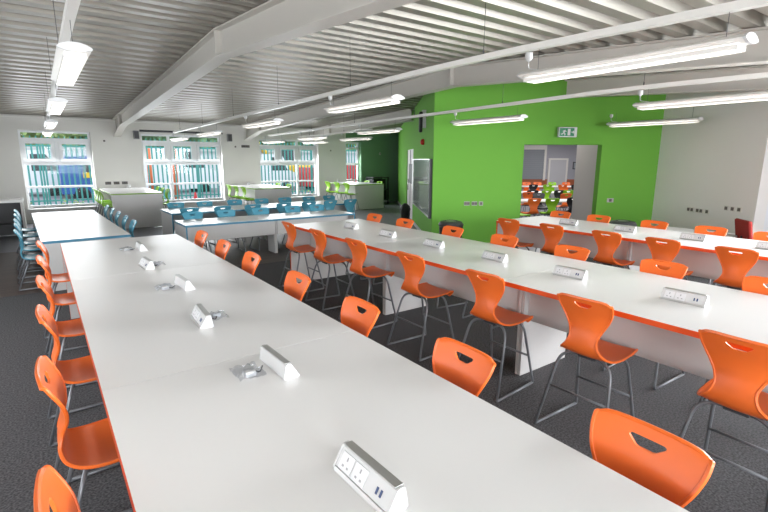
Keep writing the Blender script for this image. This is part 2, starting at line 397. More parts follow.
# ------------------------------------------------------------ chairs
def cat(p, n):
    out = []
    P = [p[0]]+list(p)+[p[-1]]
    for i in range(len(p)-1):
        a, b, c, d = [Vector(q) for q in P[i:i+4]]
        for k in range(n):
            t = k/n
            out.append(.5*((2*b)+(c-a)*t+(2*a-5*b+4*c-d)*t*t+(-a+3*b-3*c+d)*t**3))
    out.append(Vector(p[-1])); return out
PROF = [(.215, -.05, .160), (.208, -.018, .178), (.17, .0, .190), (.08, -.006, .198), (-.04, -.016, .196), (-.13, -.012, .180), (-.188, .012, .150),
        (-.212, .06, .110), (-.205, .12, .092), (-.190, .18, .108), (-.186, .235, .136), (-.196, .29, .163), (-.220, .345, .180), (-.240, .385, .183), (-.250, .405, .180)]
def shell_mesh(name, hs, material):
    sec = cat([(a, b, c) for a, b, c in PROF], 4); nu = 12
    m = MB(); g = []
    L = len(sec)
    for i, q in enumerate(sec):
        row = []
        t = i/(L-1)
        back = min(1, max(0, (t-.45)/.2))
        for k in range(nu+1):
            u = k/nu*2-1
            cor = 1
            x = q.z*u
            y = q.x + back*.016*u*u
            z = q.y + hs + (1-back)*(.012*u*u)
            if t < .12: y -= .05*u*u*(1-t/.12)
            if t > .93: z -= .020*abs(u)**8*((t-.93)/.07)
            row.append(m.bm.verts.new((x, y, z)))
        g.append(row)
    for i in range(L-1):
        for k in range(nu): m._f([g[i][k], g[i][k+1], g[i+1][k+1], g[i+1][k]], True)
    edge = [g[0][k].co.copy() for k in range(nu+1)] + [g[i][nu].co.copy() for i in range(1, L)] + [g[L-1][k].co.copy() for k in range(nu-1, -1, -1)] + [g[i][0].co.copy() for i in range(L-2, 0, -1)]
    o = m.obj('tmp_shell', material)
    sd = o.modifiers.new('s', 'SOLIDIFY'); sd.thickness = .009; sd.offset = 0
    c = MB(); c.prism([(-.060, hs+.368), (-.052, hs+.371), (.052, hs+.371), (.060, hs+.368), (.058, hs+.360), (.032, hs+.340), (.022, hs+.337), (-.022, hs+.337), (-.032, hs+.340), (-.058, hs+.360)], -.4, -.05, 'y')
    co = c.obj('tmp_cut', material)
    bo = o.modifiers.new('b', 'BOOLEAN'); bo.operation = 'DIFFERENCE'; bo.object = co; bo.solver = 'EXACT'
    dg = bpy.context.evaluated_depsgraph_get(); dg.update()
    me = bpy.data.meshes.new_from_object(o.evaluated_get(dg))
    bpy.data.objects.remove(o); bpy.data.objects.remove(co)
    f = MB(); f.bm.from_mesh(me); bpy.data.meshes.remove(me)
    for fc in f.bm.faces: fc.smooth = True
    f.tube(edge, .0085, n=6, closed=True)
    me = bpy.data.meshes.new(name); f.bm.to_mesh(me); f.bm.free(); me.materials.append(material)
    try: me.set_sharp_from_angle(angle=math.radians(50))
    except Exception: pass
    return me
def make_chair(name, hs, material, high=True):
    root = thing(name, (0, 0, 0), 0, '', 'chair')
    o = bpy.data.objects.new('seat_shell', shell_mesh('seat_shell', hs, material)); COL.objects.link(o); o.parent = root
    r = .0105
    zs = hs-.028
    for sx in (-1, 1):
        # rear leg: leaves the seat centre, arches outward and drops to the floor
        m = MB(); m.tube(rnd([(sx*.03, -.10, zs), (sx*.13, -.125, zs+.002), (sx*.185, -.15, zs-.05), (sx*.245, -.29, r)], [.05, .06]), r); m.obj('leg', steel, root)
        m = MB(); m.tube(rnd([(sx*.03, .07, zs), (sx*.14, .08, zs), (sx*.175, .10, zs-.05), (sx*.215, .20, r+.04), (sx*.218, .205, r)], [.05, .06, .03]), r); m.obj('leg', steel, root)
        m = MB(); m.tube([(sx*.245, -.29, r), (sx*.218, .205, r)], r); m.obj('floor_runner', steel, root)
    m = MB(); m.box(-.06, .06, -.13, .10, zs-.012, zs+.012, bev=.004); m.obj('seat_bracket', dark, root)
    if high:
        z = .26; t = (zs-.05-z)/(zs-.05); yy = .10+.10*t+.0; xx = .175+.04*t
        m = MB(); m.tube([(-xx, yy, z), (xx, yy, z)], r*.9); m.obj('footrest', steel, root)
        t2 = (zs-.05-.3)/(zs-.05); yb = -.15-.14*t2; xb = .185+.06*t2
        m = MB(); m.tube([(-xb, yb, .3), (xb, yb, .3)], r*.8); m.obj('stretcher', steel, root)
    return Proto(root)
ch_o = make_chair('high_chair', .58, orange); ch_b = make_chair('classroom_chair', .43, blue, False); ch_g = make_chair('high_chair', .60, lime)
RF = 0  # chair faces +Y locally
def fx(): return (random.random()-.5)
FPX, FMX, FPY, FMY = -PI/2, PI/2, 0, PI
G1 = 'orange high chairs on the aisle side of the nearest long table'
for k, y in enumerate((.62, 1.46, 2.34, 3.22, 4.19, 5.02, 5.85)):
    ch_o.put((1.30, y, 0), FMX+fx()*.05, f'orange high chair right of the closest long table, {ORD[k]} to the camera', G1)
for k, y in enumerate((.42, 1.38, 2.33, 3.27, 4.17, 5.1, 6.07)):
    ch_o.put((.15 if k else .27, y, 0), FPX+fx()*.05, f'orange high chair left of the closest long table, {ORD[k]} to the camera', 'orange high chairs on the left side of the closest table')
for k, y in enumerate((.74, 1.60, 2.45, 3.38, 4.34, 5.22, 6.08)):
    ch_o.put((2.97, y, 0), FPX+fx()*.08, f'orange high chair, back to camera, middle long table, {ORD[k]} to the right photo edge', 'orange high chairs on the near side of the middle long table')
for k, y in enumerate((1.03, 1.80, 2.68, 3.55, 4.42, 5.42, 6.21)):
    ch_o.put((4.10, y, 0), FMX+fx()*.08, f'orange high chair across the middle long table, {ORD[k]} to the right photo edge', 'orange high chairs on the far side of the middle long table')
for k, y in enumerate((1.69, 2.39, 3.06, 3.84, 4.6)):
    ch_o.put((5.86, y, 0), FPX+fx()*.1, f'orange high chair, back to camera, rearmost long table, {ORD[k]} to the right photo edge', 'orange high chairs on the near side of the right-hand table')
for k, y in enumerate((1.80, 2.47, 3.2, 4.04, 4.74)):
    ch_o.put((6.97, y, 0), FMX+fx()*.1, f'orange high chair across the rearmost long table, {ORD[k]} to the right photo edge', 'orange high chairs on the far side of the right-hand table')
for k, (y, y2) in enumerate(((8.75, 8.5), (9.55, 9.35), (10.4, 10.05), (11.2, 11.0), (12.0, 11.9))):
    ch_b.put((.97-.012*k, y, 0), FMX+fx()*.08, f'blue chair right of the leftmost blue-edged table, {ORD[k]} to the camera', 'blue chairs right of the blue-edged table at the left')
    ch_b.put((-.13-.025*k, y2, 0), FPX+fx()*.08, f'blue chair left of the leftmost blue-edged table, {ORD[k]} to the camera', 'blue chairs left of the blue-edged table at the left')
OL = ['leftmost', 'second from the left', 'third from the left', 'fourth from the left', 'fifth from the left', 'sixth from the left', 'rightmost']
for k, x in enumerate((2.33, 2.99, 3.71, 4.45, 5.05)):
    ch_b.put((x, 9.36, 0), FMY+fx()*.1, f'blue chair behind the front blue-edged bench table, {OL[k] if k < 4 else OL[-1]}', 'blue chairs behind the front blue-edged bench table')
for k, x in enumerate((2.5, 3.18, 3.88, 4.64, 5.3, 5.9, 6.5)):
    ch_b.put((x, 10.66, 0), FPY+fx()*.1, f'blue chair, back to camera, at the rear blue-edged table, {OL[k]}', 'blue chairs on the near side of the rear bench table')
for k, x in enumerate((2.53, 3.2, 3.93, 4.64, 5.3, 6.0, 6.64)):
    ch_b.put((x, 11.64, 0), FMY+fx()*.1, f'blue chair beyond the rear blue-edged table, {OL[k]}', 'blue chairs on the far side of the rear bench table')
def gch(x, y, rz, lab, grp): ch_g.put((x, y, 0), rz, lab, grp)
for k, y in enumerate((14.6, 15.2, 15.8, 16.4)):
    gch(1.48, y, FPX, f'lime green high chair left of the leftmost island, {ORD[k]} to the camera', 'green chairs at the left island')
for k, y in enumerate((14.6, 15.3, 16.0)):
    gch(2.72, y, FMX, f'lime green high chair right of the leftmost island, {ORD[k]} to the camera', 'green chairs right of the left island')
    gch(5.34, y, FPX, f'lime green high chair left of the middle island, {ORD[k]} to the camera', 'green chairs left of the middle island')
    gch(9.3, y+.3, FPX, f'lime green high chair left of the rightmost island, {ORD[k]} to the camera', 'green chairs left of the right island')
for k, y in enumerate((15.3, 16.2)):
    gch(6.78, y, FMX, f'lime green high chair right of the middle island, {ORD[k]} to the camera', 'green chairs right of the middle island')
    gch(10.66, y, FMX, f'lime green high chair right of the rightmost island, {ORD[k]} to the camera', 'green chairs right of the right island')

# ------------------------------------------------------------ tables
def table(name, x0, x1, y0, y1, H_, edge, label, cat_='table', group=None, axis='y', ends=(False, False), gw=.285, apron=.36):
    """rectangular bench table; axis = long axis, gables across it"""
    root = thing(name, ((x0+x1)/2, (y0+y1)/2, 0), 0, label, cat_, group)
    hx, hy = (x1-x0)/2, (y1-y0)/2; t = .036
    m = MB(); m.box(-hx+.002, hx-.002, -hy+.002, hy-.002, H_-t, H_); m.obj('tabletop', laminate, root)
    bands = [(-hx, -hx+.002, -hy, hy), (hx-.002, hx, -hy, hy)]
    if axis == 'x' or ends[0]: bands.append((-hx+.002, hx-.002, -hy, -hy+.002))
    if axis == 'x' or ends[1]: bands.append((-hx+.002, hx-.002, hy-.002, hy))
    for q in bands: m = MB(); m.box(*q, H_-t-.001, H_-.0015); m.obj('edge_band', edge, root)
    L = hy if axis == 'y' else hx; Wd = hx if axis == 'y' else hy
    for e, sgn in ((0, -1), (1, 1)):
        ins = .004 if ends[e] else gw
        m = MB(); a, b = sorted((sgn*(L-.003), sgn*(L-.028)))
        args = (-Wd+ins+.002, Wd-ins-.002, a, b) if axis == 'y' else (a, b, -Wd+ins+.002, Wd-ins-.002)
        m.box(*args, 0, H_-t-.001); g = m.obj('gable_panel', panelm, root)
        if ends[e]:
            for q in (-1, 1):
                m = MB(); c, d = sorted((q*(Wd-ins), q*(Wd-ins-.002)))
                if axis == 'y': m.box(c, d, a-.001, b+.001, 0, H_-t-.001)
                else: m.box(a-.001, b+.001, c, d, 0, H_-t-.001)
                m.obj('gable_edge_band', edge, g)
    m = MB(); q = -Wd*.45
    if axis == 'y': m.box(q, q+.02, -L+.03, L-.03, H_-t-apron, H_-t-.001)
    else: m.box(-L+.03, L-.03, q, q+.02, H_-t-apron, H_-t-.001)
    m.obj('modesty_panel', panelm, root)
    return root
ty = [6.44, 4.39, 2.15, -.05, -1.8]
tl = ['far end section', 'middle section', 'near section filling the foreground', 'section beside the camera']
for k in range(4):
    table('bench_table', .108, 1.352, ty[k+1], ty[k], .90, edge_o, f'white-topped orange-edged high table, {tl[k]} of the row closest to the camera', ends=(False, k == 0), group='sections of the closest long table')
ty = [6.45, 4.42, 2.42, .30, -1.8]
tl = ['far end section nearest the blue tables', 'second section from the far end', 'third section from the far end', 'section at the right edge of the photo']
for k in range(4):
    table('bench_table', 2.925, 4.165, ty[k+1], ty[k], .90, edge_o, f'white-topped orange-edged high table, {tl[k]} of the middle row', ends=(False, k == 0), group='sections of the middle long table')
ty = [5.02, 3.02, 1.0, -1.0]
tl = ['end section in front of the green doorway', 'section in front of the socket wall', 'section at the right edge']
for k in range(3):
    table('bench_table', 5.87, 7.05, ty[k+1], ty[k], .90, edge_o, f'white-topped orange-edged high table of the right-hand row, {tl[k]}', ends=(False, k == 0), group='sections of the right-hand long table')
b1 = table('bench_table', -.56, .56, -2.2, 2.2, .72, edge_b, 'wide white blue-edged table with blue chairs in front of the first window', ends=(True, True))
b1.location = (.405, 10.17, 0); b1.rotation_euler = (0, 0, math.radians(1.8))
table('bench_table', 1.95, 3.70, 8.53, 9.38, .72, edge_b, 'left half of the front white blue-edged bench table', axis='x', ends=(True, False), apron=.3, gw=.25, group='front blue-edged bench')
table('bench_table', 3.70, 5.42, 8.53, 9.38, .72, edge_b, 'right half of the front white blue-edged bench table', axis='x', ends=(False, True), apron=.3, gw=.25, group='front blue-edged bench')
table('bench_table', 2.17, 4.45, 10.62, 11.72, .72, edge_b, 'left half of the rear white blue-edged bench table', axis='x', ends=(True, False), group='rear blue-edged bench')
table('bench_table', 4.45, 6.74, 10.62, 11.72, .72, edge_b, 'right half of the rear white blue-edged bench table', axis='x', ends=(False, True), group='rear blue-edged bench')

def island(x0, x1, y0, y1, label, H_=.95, edge=edge_g):
    root = thing('island_worktop', ((x0+x1)/2, (y0+y1)/2, 0), 0, label, 'island', 'green-edged islands by the windows')
    hx, hy = (x1-x0)/2, (y1-y0)/2
    m = MB(); m.box(-hx+.002, hx-.002, -hy+.002, hy-.002, H_-.035, H_, bev=.002); m.obj('worktop', laminate, root)
    m = MB(); m.box(-hx, hx, -hy, -hy+.002, H_-.037, H_-.002); m.box(-hx, -hx+.002, -hy+.002, hy, H_-.037, H_-.002); m.box(hx-.002, hx, -hy+.002, hy, H_-.037, H_-.002); m.obj('edge_band', edge, root)
    m = MB(); m.box(-hx+.01, hx-.01, -hy+.004, -hy+.03, .02, H_-.037); m.obj('end_panel', panelm, root)
    m = MB(); m.box(-hx+.28, hx-.28, -hy+.03, hy-.01, .02, H_-.037); m.obj('carcass', panelm, root)
    return root
island(1.46, 2.70, 14.1, 16.92, 'green-edged white island between the first and second windows')
island(5.42, 6.68, 14.4, 16.92, 'green-edged white island between the second and third windows')
island(9.35, 10.65, 14.7, 16.92, 'green-edged white island at the green end of the window wall')
# bench at far left
t = thing('side_bench', (-1.7, 14.2, 0), 0, 'white side bench with an open dark underside, left of the first window', 'bench')
m = MB(); m.box(-1.25, 1.33, -.35, .35, .84, .90, bev=.003); m.obj('worktop', laminate, t)
m = MB(); m.box(1.27, 1.32, -.33, .33, 0, .84); m.obj('end_panel', panelm, t)
m = MB(); m.box(-1.25, 1.27, .26, .30, .02, .84); m.obj('back_panel', dark, t)
m = MB(); m.box(-1.2, 1.25, -.2, .26, .28, .32); m.obj('shelf', dark, t)
# desk beside the socket wall
t = thing('side_desk', (8.38, 3.2, 0), 0, 'low white desk between the right-hand long table and the socket wall', 'desk')
m = MB(); m.box(-.36, .36, -.62, .62, .71, .735, bev=.003); m.obj('tabletop', laminate, t)
for sx in (-1, 1):
    for sy in (-1, 1):
        m = MB(); m.box(sx*.32-.02, sx*.32+.02, sy*.58-.02, sy*.58+.02, 0, .71); m.obj('leg', steel, t)
# red office chair
t = thing('office_chair', (8.66, 2.28, 0), -2.4, 'dark red upholstered office chair in front of the socket wall', 'chair')
m = MB(); m.box(-.23, .23, -.22, .22, .44, .52, bev=.03); m.obj('seat', redfab, t)
m = MB()
rr = Matrix.Translation((0, -.23, .55)) @ Matrix.Rotation(math.radians(10), 4, 'X')
m.box(-.21, .21, -.03, .03, -.03, .45, rr, bev=.028); m.obj('backrest', redfab, t)
m = MB(); m.tube([(0, -.18, .42), (0, -.28, .50), (0, -.29, .75)], .02); m.obj('back_support', black, t)
m = MB(); m.tube([(0, 0, .10), (0, 0, .44)], .028); m.obj('gas_column', black, t)
for k in range(5):
    a = 2*PI*k/5; m = MB(); m.tube([(0, 0, .12), (.28*math.cos(a), .28*math.sin(a), .07)], [.03, .018]); l = m.obj('base_arm', black, t)
    m = MB(); m.lathe([(.01, -.012), (.028, -.012), (.028, .012), (.01, .012)], mtx=Matrix.Translation((.28*math.cos(a), .28*math.sin(a), .03)) @ Matrix.Rotation(PI/2, 4, 'X'), n=12); m.obj('castor', black, l)

# ------------------------------------------------------------ desktop power units
def make_power():
    root = thing('power_unit', (0, 0, 0), 0, '', 'power unit')
    L = .138
    # tapered wedge: sloping socket face looks to -X
    sec = [(-.050, .006), (-.042, 0), (.014, 0), (.022, .006), (.012, .064), (.006, .070), (-.008, .070), (-.014, .066)]
    m = MB(); m.prism(sec, -L+.008, L-.008, 'y'); m.obj('body', white, root)
    for s_ in (-1, 1):
        m = MB(); c = .012
        s2 = [(x*1.06, z*1.03) for x, z in sec]
        a, b = sorted((s_*(L-.008), s_*L)); m.prism(s2, a, b, 'y'); m.obj('end_cap', white, root)
    m = MB(); m.box(-.016, .014, -L+.01, L-.01, .0695, .0745, bev=.001); m.obj('top_trim', alu, root)
    m = MB(); m.prism([(-.056, 0), (-.049, 0), (-.044, .012), (-.051, .012)], -L+.01, L-.01, 'y'); m.obj('front_trim', alu, root)
    ang = math.atan2(.086, .048)
    base = Matrix.Translation((-.0285, 0, .047)) @ Matrix.Rotation(-ang+PI, 4, 'Y') @ Matrix.Rotation(PI, 4, 'X')
    nrm = Vector((-.060, 0, .036)).normalized(); al = Vector((.036, 0, .060)).normalized()
    base = Matrix((al, Vector((0, 1, 0)), nrm)).transposed().to_4x4()
    if base.determinant() < 0: base = Matrix((al, Vector((0, -1, 0)), nrm)).transposed().to_4x4()
    base.translation = Vector((-.0323, 0, .036))
    for yy in (.085, .016):
        m = MB(); m.box(-.026, .026, yy-.031, yy+.031, 0, .003, base, bev=.001); sk = m.obj('socket', mat('socket_white', (.72, .72, .73), .35), root)
        m = MB(); m.box(.004, .016, yy-.003, yy+.003, .003, .0036, base); m.box(-.016, -.010, yy-.016, yy-.007, .003, .0036, base); m.box(-.016, -.010, yy+.007, yy+.016, .003, .0036, base); m.obj('pin_slot', mat('slot_grey', (.35, .35, .36), .5), sk)
    for yy in (-.068, -.086):
        m = MB(); m.box(-.010, .010, yy-.0035, yy+.0035, 0, .0025, base); m.obj('usb_port', mat('usb_blue', (.02, .05, .15), .4), root)
    return Proto(root)
pw = make_power()
# clear bag with plug
def make_bag():
    root = thing('plug_bag', (0, 0, 0), 0, '', 'plug')
    m = MB(); n = 9; g = [[m.bm.verts.new(((i/(n-1)-.5)*.12, (j/(n-1)-.5)*.15, .006+.016*random.random()+.022*math.sin(PI*i/(n-1))*math.sin(PI*j/(n-1)))) for j in range(n)] for i in range(n)]
    for i in range(n-1):
        for j in range(n-1): m._f([g[i][j], g[i+1][j], g[i+1][j+1], g[i][j+1]])
    m.obj('bag', bagm, root)
    m = MB(); m.box(-.025, .025, -.045, .005, .002, .028, bev=.006); m.obj('plug', white, root)
    m = MB(); m.tube(rnd([(.0, .0, .012), (.02, .05, .006), (.045, -.03, .006), (.08, .03, .008)], .03), .0035, 6); m.obj('cable', dark, root)
    return Proto(root)
bag = make_bag()
Z9 = .901
rz1 = [0.03, PI+.02, -.05, PI+.05, .06, PI]
for k, y in enumerate((1.02, 1.93, 2.79, 3.67, 4.56, 5.52)):
    pw.put((.70 if k % 2 == 0 else .785, y, Z9), rz1[k], f'white desktop power unit on the closest long table, {ORD[k]} to the camera', 'power units on the closest table')
    if k: bag.put((.66 if k % 2 else .78, y+.02, Z9), (0 if k % 2 else PI), f'clear bag with a plug beside the {ORD[k]} power unit on the closest long table', 'bagged plugs')
for k, y in enumerate((1.30, 2.17, 2.98, 3.86, 4.73, 5.6)):
    pw.put((3.5, y, Z9), fx()*.1, f'white desktop power unit, middle long table, {ORD[k]} to the right photo edge', 'power units on the middle table')
for k, y in enumerate((1.60, 2.38, 3.22, 4.08)):
    pw.put((6.42, y, Z9), fx()*.1, f'white desktop power unit, rearmost long table, {ORD[k]} to the right photo edge', 'power units on the right-hand table')

# ------------------------------------------------------------ light rails and luminaires
def rail(X, ys, label):
    root = thing('lighting_trunking', (X, 0, 0), 0, label, 'trunking', 'suspended lighting trunking')
    def z(y): return 2.79-.012*max(0, y-4)-.018*max(0, 3-y)
    pts = [(0, y, z(y)) for y in ys]
    m = MB()
    for a, b in zip(pts, pts[1:]):
        m.prism([(a[1], a[2]-.025), (b[1], b[2]-.025), (b[1], b[2]+.025), (a[1], a[2]+.025)], -.03, .03, 'x')
    m.obj('channel', whitem, root)
    y = ys[-1]-.8
    while y > min(ys):
        zt = ridge(y)+.0
        m = MB(); m.tube([(0, y, z(y)+.02), (0, y, zt)], .003, 6); w = m.obj('suspension_wire', dark, root)
        m = MB(); m.lathe([(.007, 0), (.009, .03), (.004, .05)], (0, y, z(y)+.025), 8); m.obj('wire_gripper', dark, w)
        y -= 2.35
    return z
def make_lum():
    root = thing('pendant_light', (0, 0, 0), 0, '', 'light'); L = .80
    sec = [(-.04, -.012), (-.095, .004), (-.10, .012), (-.07, .030), (-.03, .042), (.03, .042), (.07, .030), (.10, .012), (.095, .004), (.04, -.012)]
    m = MB(); m.prism(sec, -L, L, 'y'); m.obj('housing', whitem, root)
    for s_ in (-1, 1):
        m = MB(); a, b = sorted((s_*L, s_*(L+.018))); m.prism([(x*1.04, z*1.08) for x, z in sec], a, b, 'y'); m.obj('end_cap', white, root)
    m = MB(); m.box(-.062, .062, -L+.03, L-.03, -.012, -.006, bev=.002); d = m.obj('diffuser', glow, root)
    m = MB()
    for k in range(41):
        y = -L+.05+(2*L-.1)*k/40; m.box(-.060, .060, y-.001, y+.001, -.044, -.018)
    for x in (-.064, -.022, .022, .064): m.box(x-.0015, x+.0015, -L+.03, L-.03, -.046, -.016)
    m.obj('louvre', whitem, d)
    for s_ in (-1, 1):
        m = MB(); m.tube([(0, s_*(L-.12), .04), (0, s_*(L-.12), .22)], .002, 5); m.obj('hanging_wire', dark, root)
    m = MB(); m.lathe([(.03, .20), (.032, .16), (.022, .14), (.012, .13)], (0, L-.02, 0), 14); ro = m.obj('ceiling_rose', white, root)
    m = MB(); m.tube(rnd([(0, L-.02, .14), (0, L-.02, .07), (0, L-.12, .05), (0, L-.16, .04)], .03), .004, 6); m.obj('flex', white, ro)
    area('lamp_light', (0, 0, -.014), (0, 0, -1), .12, 1.5, 5.5, (1, .975, .94), root)
    return Proto(root)
lum = make_lum()
ROWS = [(.29, [1.5, 4.7, 7.85, 11.2, 14.3], [-3.8, 3, 4, 15.8], 'white suspended lighting trunking above the closest long table', 'above the closest long table'),
        (3.5, [-1.6, 1.95, 5.37, 8.8, 12.2, 15.2], [-3.8, 3, 4, 15.8], 'white suspended lighting trunking crossing the ceiling above the middle long table', 'above the middle long table'),
        (6.55, [-.8, 2.5, 5.95, 9.3, 12.6, 15.4], [-3.8, 3, 4, 15.8], 'white suspended lighting trunking that crosses in front of the green wall', 'in the row crossing the green wall'),
        (9.3, [4.4], [2.2, 3, 4, 5.3], 'short white lighting trunking beyond the doorway sign', 'in front of the corner of the green and grey walls')]
for X, ls, ys, lab, l2 in ROWS:
    if X == 9.3: z = lambda y: 2.77
    else: z = rail(X, ys, lab)
    for k, y in enumerate(ls):
        lum.put((X, y, z(y)-.225), 0, f'white hanging light {l2}' + (f', {ORD[k]} to the camera end' if len(ls) > 1 else ''), 'hanging lights '+l2)
z = rail(7.9, [11.5, 13, 16.2], 'farthest white lighting trunking near the window wall by the whiteboard')
for k, y in enumerate((12.4, 15.0)):
    lum.put((7.9, y, z(y)-.225), 0, f'far white hanging light near the third window, {ORD[k]} to the camera', 'far hanging lights')

# ------------------------------------------------------------ wall fittings
# whiteboard
wb0, wb1 = LB-3.9, LB-.16
t = thing('whiteboard', (0, 0, 0), 0, 'large glossy whiteboard with a dark right edge on the green wall', 'whiteboard'); t.matrix_world = MB_ @ Matrix.Translation((wb0, 0, .63))
m = MB(); m.box(0, wb1-wb0, -.03, -.001, 0, 1.22); m.obj('writing_surface', mat('board_gloss', (.50, .55, .53), .12, spec=.8, coat=.6, noise=.1, nscale=3), t)
m = MB(); m.box(-.02, 0, -.05, 0, -.02, 1.24); m.box(0, wb1-wb0, -.05, 0, 1.22, 1.24); m.box(0, wb1-wb0, -.05, 0, -.02, 0); m.obj('frame', alu, t)
m = MB(); m.box(wb1-wb0, wb1-wb0+.09, -.06, 0, -.02, 1.24); m.obj('end_profile', dark, t)
# notice plate beside the door
t = thing('notice_board', (0, 0, 0), 0, 'dark notice board on the pale door beside the whiteboard', 'notice board'); t.matrix_world = MB_ @ Matrix.Translation((door0+.95, 0, 1.15))
m = MB(); m.box(0, 1.1, .0, .02, 0, .55); m.obj('board', dark, t)
m = MB(); m.box(-.02, 0, -.005, .02, -.02, .57); m.box(1.1, 1.12, -.005, .02, -.02, .57); m.box(0, 1.1, -.005, .02, .55, .57); m.box(0, 1.1, -.005, .02, -.02, 0); m.obj('frame', black, t)
# black coat stand / bag on floor: swivel chair
t = thing('waste_bin', (0, 0, 0), 0, 'black lidded bin on the floor under the notice board', 'bin'); t.matrix_world = MB_ @ Matrix.Translation((door0+1.95, -.2, 0))
m = MB(); m.lathe([(.10, 0), (.12, .05), (.15, .32), (.16, .35)], (0, 0, 0), 18); m.obj('body', black, t)
m = MB(); m.lathe([(.16, .35), (.165, .38), (.12, .48), (.06, .54), (.03, .55)], (0, 0, 0), 18); m.obj('lid', black, t)
def wall_box(name, Mx, s, z, w, h, d, m_, label, cat_, extra=None):
    b = MB(); b.box(-w/2, w/2, -d, 0, -h/2, h/2, bev=min(w, h, d)*.15); o = b.obj(name, m_); o.matrix_world = Mx @ Matrix.Translation((s, 0, z)); return tag(o, label, cat_)
# alarm sounder, speaker on whiteboard wall
a = MB(); a.lathe([(.07, 0), (.07, .04), (.05, .08), (.02, .09)], n=16, mtx=MB_ @ Matrix.Translation((LB-1.62, 0, 2.27)) @ Matrix.Rotation(PI/2, 4, 'X')); tag(a.obj('alarm_sounder', redp), 'round red alarm sounder above the whiteboard', 'alarm')
t = thing('column_speaker', (0, 0, 0), 0, 'slim black wall speaker high above the whiteboard', 'speaker'); t.matrix_world = MB_ @ Matrix.Translation((LB-1.35, 0, 2.48))
m = MB(); m.box(-.07, .07, -.16, -.08, 0, .46, bev=.025); m.obj('enclosure', black, t); m = MB(); m.box(-.05, .05, -.08, 0, .10, .50); m.obj('bracket', white, t)
wall_box('sensor_box', MB_, LB-1.75, 2.9, .08, .22, .05, white, 'small pale sensor box high on the whiteboard wall', 'sensor')
# exit sign
t = thing('exit_sign', (0, 0, 0), 0, 'white emergency exit sign box with green running man above the doorway', 'sign'); t.matrix_world = MG @ Matrix.Translation((2.72, -.11, 2.315))
m = MB(); m.box(-.19, .19, -.04, .04, 0, .2, bev=.008); m.obj('housing', white, t)
m = MB(); m.box(-.07, .07, .04, .11, .05, .15); m.obj('bracket', white, t)
m = MB(); m.box(-.17, .13, -.043, -.0405, .02, .18); pn = m.obj('green_panel', greensign, t)
m = MB(); y0, y1 = -.0455, -.0435
m.box(-.005, .05, y0, y1, .035, .165); m.tube([(-.06, -.0445, .15), (-.061, -.0445, .15)], .013, 8)
def stroke(a, b, w=.008):
    a = Vector((a[0], 0, a[1])); b = Vector((b[0], 0, b[1])); n = (b-a).cross(Vector((0, 1, 0))).normalized()*w
    m.prism([((a+n).x, (a+n).z), ((b+n).x, (b+n).z), ((b-n).x, (b-n).z), ((a-n).x, (a-n).z)], y0, y1, 'y')
stroke((-.065, .135), (-.085, .085), .011); stroke((-.085, .09), (-.055, .065)); stroke((-.055, .065), (-.065, .035)); stroke((-.088, .088), (-.115, .06)); stroke((-.115, .06), (-.14, .06)); stroke((-.065, .13), (-.035, .11)); stroke((-.07, .13), (-.105, .115))
stroke((.07, .10), (.12, .10)); stroke((.105, .125), (.125, .10)); stroke((.105, .075), (.125, .10))
m.obj('pictogram', white, pn)
# sockets
def sockets(Mx, s, z, w, gangs, label, grp, col=whitem):
    t = thing('wall_socket', (0, 0, 0), 0, label, 'socket', grp); t.matrix_world = Mx @ Matrix.Translation((s, 0, z))
    m = MB(); m.box(-w/2, w/2, -.012, 0, -.043, .043, bev=.003); m.obj('faceplate', col, t)
    for g in range(gangs):
        c = -w/2+w*(g+.5)/gangs
        m = MB(); m.box(c-.028, c+.028, -.016, -.012, -.028, .028); m.obj('outlet', navy, t)
for k, s_ in enumerate((.74, .90, 1.04)): sockets(MG, s_, .945, .12 if k < 2 else .09, 2 if k < 2 else 1, f'silver socket on the green wall left of the doorway, {OL[k] if k < 2 else OL[-1]} of three', 'sockets on the green wall', mat('plate_dull', (.42, .40, .40), .5))
sockets(MG, 3.80, 1.02, .14, 1, 'grey switch plate on the green wall right of the doorway', None, mat('plate_dull', (.42, .40, .40), .5))
for k, (s_, w, g) in enumerate(((1.04, .17, 2), (1.26, .17, 2), (1.44, .09, 1))): sockets(MW, s_, .935, w, g, f'socket plate of the lower-left trio on the grey wall, {OL[k] if k < 2 else OL[-1]}', 'lower sockets on the grey wall', mat('plate_cream', (.66, .64, .58), .4))
for k, s_ in enumerate((1.84, 1.97, 2.10)): sockets(MW, s_, 1.04, .09, 1, f'square socket plate of the right trio beside the red chair, {OL[k] if k < 2 else OL[-1]}', 'right sockets on the grey wall', mat('plate_cream', (.66, .64, .58), .4))
MF = Matrix.Translation((0, 17.0, 0))
for k, x in enumerate((1.72, 1.95, 2.18)): sockets(MF, x, 1.10, .16, 2, f'dark socket plate on the window wall above the leftmost island, {OL[k] if k < 2 else OL[-1]}', 'sockets above the left island', dark)
sockets(MF, 1.74, 2.38, .08, 1, 'small sensor plate high between the first and second windows', None)
sockets(MF, 5.78, 2.28, .08, 1, 'small sensor plate right of the second window', None)
sockets(MF, 9.65, 2.20, .08, 1, 'small sensor plate right of the third window', None)
sockets(MF, 12.1, 2.10, .08, 1, 'small sensor plate on the dim green end wall', None)
sockets(MF, 6.15, 2.30, .3, 3, 'grey vent plate left of the third window', None, dark)
